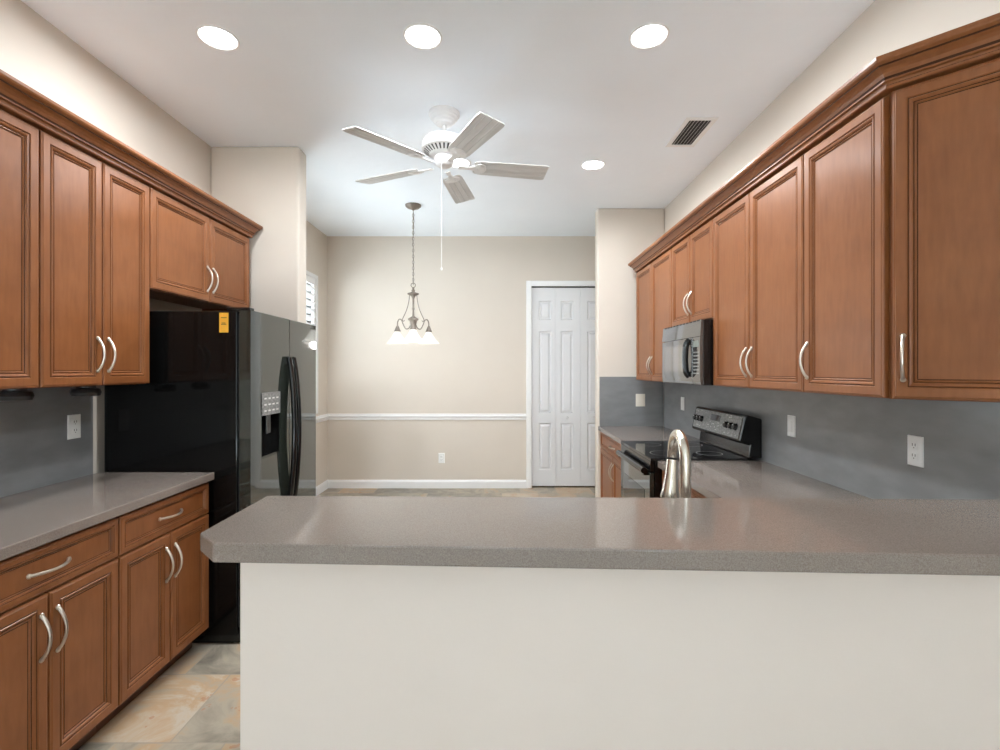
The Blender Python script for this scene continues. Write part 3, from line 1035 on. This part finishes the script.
# ------------------------------------------------------------------ puck lights under the left cabinets
for y, lab in ((1.962, 'dark puck light under the left cabinets, nearer the photo edge'), (2.297, 'dark puck light under the left cabinets, nearer the refrigerator')):
    t = thing('puck_light', lab, 'light', (-1.93, y, 1.308), 0, 'puck lights under the left wall cabinets')
    MB().lathe([(0, 0.0695), (0.038, 0.0695), (0.038, 0.040), (0.052, 0.034), (0.058, 0.018), (0.053, 0.003), (0.044, 0.0), (0.040, 0.004)], (0, 0, 0), 28).build('housing', 'bronze', t, world=False, smooth=True)
    MB().lathe([(0.040, 0.004), (0.02, 0.001), (0, 0.0)], (0, 0, 0), 28).build('lens', 'puck_lens', t, world=False, smooth=True)

# ------------------------------------------------------------------ ceiling lights, vent
lights = [(-1.38, 2.41, 'recessed ceiling light above the left cabinets, leftmost'), (-0.38, 2.40, 'recessed ceiling light in the middle of the near row of three'),
          (0.718, 2.396, 'recessed ceiling light at the right of the near row'), (0.726, 3.90, 'recessed ceiling light beyond, near the right wall end'),
          (-0.33, 3.86, 'recessed ceiling light half hidden behind the fan blades')]
for x, y, lab in lights:
    t = thing('recessed_light', lab, 'light', (x, y, ZC), 0, 'recessed ceiling lights')
    MB().lathe([(0.094, 0.0), (0.092, -0.005), (0.086, -0.006), (0.082, -0.002), (0.082, 0.0)], (0, 0, 0), 40).build('trim_ring', 'trim', t, world=False, smooth=True)
    MB().lathe([(0.083, -0.0005), (0.083, -0.002), (0.055, -0.0045), (0, -0.0055)], (0, 0, 0), 40).build('lens', 'lens', t, world=False, smooth=True)
    l = area('recessed_lamp', (x, y, ZC - 0.012), (0, 0, 0), 0.17, 0.17, 18.5, (0.93, 0.97, 1.0), 'DISK', math.radians(175))

t = thing('ceiling_vent', 'white louvered air vent in the ceiling near the right wall', 'vent', (1.29, 3.37, ZC))
vx0, vx1, vy0, vy1 = 1.19, 1.395, 3.165, 3.575
m = MB()
zf0, zf1 = ZC - 0.008, ZC - 0.0002
m.box(vx0, vx1, vy0, vy0 + 0.03, zf0, zf1).box(vx0, vx1, vy1 - 0.03, vy1, zf0, zf1).box(vx0, vx0 + 0.03, vy0 + 0.03, vy1 - 0.03, zf0, zf1).box(vx1 - 0.03, vx1, vy0 + 0.03, vy1 - 0.03, zf0, zf1)
m.build('frame', 'trim', t, bevel=0.002)
MB().box(vx0 + 0.03, vx1 - 0.03, vy0 + 0.03, vy1 - 0.03, ZC - 0.0012, ZC - 0.0002).build('duct', 'vent_dark', t)
for i in range(6):
    x = vx0 + 0.036 + i * 0.0228
    MB().prism([(x + 0.011, ZC - 0.0016), (x + 0.013, ZC - 0.0014), (x + 0.002, ZC - 0.0125), (x, ZC - 0.0135)], vy0 + 0.03, vy1 - 0.03, axis='y').build('slat', 'trim', t)

# ------------------------------------------------------------------ ceiling fan
FX, FYc = -0.358, 3.115
fn = thing('ceiling_fan', 'white five-blade ceiling fan with grooved blades and pull chain', 'fan', (FX, FYc, 2.714))
c0 = (FX, FYc, 0)
c1 = (FX, FYc, -0.016)
MB().lathe([(0, 3.0495), (0.098, 3.0495), (0.098, 3.035), (0.088, 3.028), (0.086, 3.016), (0.072, 3.008), (0.070, 2.996), (0.054, 2.988), (0.050, 2.976), (0.030, 2.970), (0, 2.970)], c0, 32).build('canopy', 'fan', fn, smooth=True)
MB().lathe([(0.013, 2.975), (0.013, 2.915), (0.026, 2.915), (0.03, 2.90), (0, 2.90)], c0, 16).build('downrod', 'fan', fn, smooth=True)
mh = MB().lathe([(0, 2.925), (0.05, 2.924), (0.085, 2.915), (0.125, 2.895), (0.140, 2.87), (0.142, 2.835), (0.138, 2.828), (0.132, 2.826), (0.09, 2.80), (0.075, 2.792), (0, 2.792)], c1, 40)
m = mh
for k in range(30):
    a = 2 * PI * k / 30
    d = Vector((math.cos(a), math.sin(a), 0))
    s = Vector((-math.sin(a), math.cos(a), 0)) * 0.0055
    p0 = Vector(c1) + d * 0.128 + Vector((0, 0, 2.8225))
    p1 = Vector(c1) + d * 0.096 + Vector((0, 0, 2.8015))
    m.add([p0 - s, p0 + s, p1 + s * 0.75, p1 - s * 0.75], [(0, 1, 2, 3)], 1)
m.build('motor_housing', ['fan', 'vent_dark'], fn, smooth=True)
MB().lathe([(0, 2.795), (0.058, 2.795), (0.062, 2.785), (0.062, 2.758), (0.056, 2.742), (0.040, 2.728), (0.018, 2.721), (0, 2.720)], c1, 28).build('switch_housing', 'fan', fn, smooth=True)
m = MB().tube([(FX - 0.012, FYc - 0.045, 2.72), (FX - 0.012, FYc - 0.045, 2.07)], 0.0011, 6)
m.lathe([(0, 0.02), (0.004, 0.016), (0.006, 0.004), (0.004, 0), (0, 0)], (FX - 0.012, FYc - 0.045, 2.05), 8)
m.build('pull_chain', 'fan', fn)
BZ = 2.720


def blade_mesh():
    """one blade along +x: grooved plank with clipped end corners, pitched about its length"""
    m = MB()
    W, L0, L1, th = 0.077, 0.185, 0.665, 0.0055
    groove = []
    edges = [-1, -0.54, -0.50, -0.46, -0.02, 0.02, 0.06, 0.46, 0.50, 0.54, 1]
    deep = {2: 1, 5: 1, 8: 1}
    st = [(L0, 0.62), (L0 + 0.012, 0.78), (L0 + 0.05, 0.88), (L1 - 0.06, 1.0), (L1 - 0.02, 1.0), (L1 - 0.006, 0.95), (L1, 0.86)]
    n = len(edges)
    rows = []
    for x, wf in st:
        r = [(x, e * W * wf, -th / 2 + (0.003 if i in deep else 0)) for i, e in enumerate(edges)]
        r += [(x, e * W * wf, th / 2 - (0.002 if i in deep else 0)) for i, e in list(enumerate(edges))[::-1]]
        rows.append(r)
    k = 2 * n
    v = [p for r in rows for p in r]
    f, ms = [], []
    for i in range(len(rows) - 1):
        for j in range(k):
            jj = (j + 1) % k
            f.append((i * k + j, i * k + jj, (i + 1) * k + jj, (i + 1) * k + j))
    f.append(tuple(range(k)))
    f.append(tuple(range((len(rows) - 1) * k, len(rows) * k))[::-1])
    m.add(v, f)
    return m


def bracket_mesh():
    m = MB()
    m.prism([(0.09, -0.016), (0.15, -0.012), (0.19, -0.02), (0.20, -0.044), (0.225, -0.052), (0.255, -0.040), (0.268, 0.0), (0.255, 0.040), (0.225, 0.052), (0.20, 0.044), (0.19, 0.02), (0.15, 0.012), (0.09, 0.016)], -0.0095, -0.0035)
    m.lathe([(0, -0.016), (0.018, -0.0155), (0.024, -0.011), (0.034, -0.0115), (0.038, -0.0095), (0, -0.0095)], (0.228, 0, 0), 18)
    return m


bl0, br0 = None, None
for k in range(5):
    a = math.radians(10.5 + 72 * k)
    R = Matrix.Rotation(a, 4, 'Z') @ Matrix.Rotation(math.radians(-11.5), 4, 'X')
    if bl0 is None:
        bl = bl0 = blade_mesh().build('blade', 'blade', fn, world=False)
        br = br0 = bracket_mesh().build('blade_bracket', 'fan', bl, world=False, smooth=True)
    else:
        bl = bl0.copy()
        COL.objects.link(bl)
        bl.parent = fn
        br = br0.copy()
        COL.objects.link(br)
        br.parent = bl
    bl.matrix_local = Matrix.Translation((0, 0, BZ - 2.714)) @ R

# ------------------------------------------------------------------ chandelier
CX, CY = -0.862, 4.85
ch = thing('chandelier', 'pewter three-light chandelier with white glass bell shades hung on a chain', 'chandelier', (CX, CY, 1.69))
cc = (CX, CY, 0)
MB().lathe([(0, 3.0495), (0.078, 3.0495), (0.076, 3.035), (0.055, 3.018), (0.022, 3.008), (0.010, 2.998), (0, 2.998)], cc, 28).build('canopy', 'pewter', ch, smooth=True)
m = MB()
z = 2.995
i = 0
while z > 2.285:
    h = 0.036
    pts = []
    for k in range(11):
        a = 2 * PI * k / 10
        u, v = 0.0085 * math.cos(a), 0.5 * h * math.sin(a)
        pts.append((CX + (u if i % 2 else 0), CY + (0 if i % 2 else u), z - h / 2 + v))
    m.tube(pts, 0.0024, 5)
    z -= h * 0.80
    i += 1
m.tube(smooth_path([(CX, CY, 3.0), (CX + 0.006, CY, 2.9), (CX - 0.004, CY, 2.7), (CX + 0.005, CY, 2.5), (CX, CY, 2.26)], 5), 0.0022, 5)
m.build('chain', 'pewter', ch)
m = MB()
pts = [(CX + 0.022 * math.cos(2 * PI * k / 16), CY, 2.262 + 0.022 * math.sin(2 * PI * k / 16)) for k in range(17)]
m.tube(pts, 0.004, 6)
m.lathe([(0, 2.245), (0.012, 2.242), (0.010, 2.225), (0.018, 2.212), (0.016, 2.198), (0.030, 2.19), (0.056, 2.182), (0.056, 2.172), (0.030, 2.162), (0.018, 2.15), (0.011, 2.13), (0.0095, 2.05), (0.014, 2.03), (0.0095, 2.01), (0.011, 1.96), (0.024, 1.95), (0.050, 1.935), (0.052, 1.922), (0.036, 1.912), (0.030, 1.87), (0.032, 1.85), (0.018, 1.83), (0.008, 1.815), (0, 1.805)], cc, 24)
m.build('stem', 'pewter', ch, smooth=True)
for k in range(3):
    a = math.radians(160 - 120 * k)
    dx, dy = math.cos(a), math.sin(a)
    P = lambda r, z: (CX + dx * r, CY + dy * r, z)
    m = MB()
    m.tube(smooth_path([P(0.040, 2.172), P(0.050, 2.10), P(0.075, 2.02), P(0.115, 1.945), P(0.122, 1.925), P(0.108, 1.912), P(0.098, 1.922)], 6), 0.0042, 7)
    m.tube(smooth_path([P(0.026, 1.88), P(0.050, 1.842), P(0.085, 1.838), P(0.112, 1.880), P(0.132, 1.925), P(0.160, 1.932), P(0.176, 1.905), P(0.178, 1.870)], 6), 0.0062, 8)
    arm = m.build('arm', 'pewter', ch, smooth=True)
    sk = MB().lathe([(0, 0.055), (0.009, 0.054), (0.013, 0.045), (0.020, 0.03), (0.026, 0.012), (0.034, 0.0), (0.030, -0.006), (0, -0.006)], P(0.178, 1.818), 18).build('socket_cup', 'pewter', arm, smooth=True)
    bell = [(0.026, 0.0), (0.030, -0.012), (0.044, -0.042), (0.066, -0.078), (0.088, -0.104), (0.106, -0.120), (0.103, -0.121), (0.085, -0.107), (0.063, -0.081), (0.041, -0.045), (0.027, -0.014), (0.022, -0.002)]
    MB().lathe(bell, P(0.178, 1.817), 28).build('glass_shade', 'shade', arm, smooth=True)
    bx, by, bz = P(0.178, 1.745)
    MB().lathe([(0, 0.06), (0.012, 0.058), (0.013, 0.03), (0.024, 0.008), (0.027, -0.01), (0.02, -0.03), (0, -0.038)], (bx, by, bz), 14).build('bulb', 'bulb', arm, smooth=True)
    l = bpy.data.lights.new('chandelier_bulb', 'POINT')
    l.energy = 1.2
    l.color = (1, 0.98, 0.95)
    l.shadow_soft_size = 0.03
    lo = bpy.data.objects.new('chandelier_bulb', l)
    lo.location = (bx, by, bz - 0.075)
    COL.objects.link(lo)
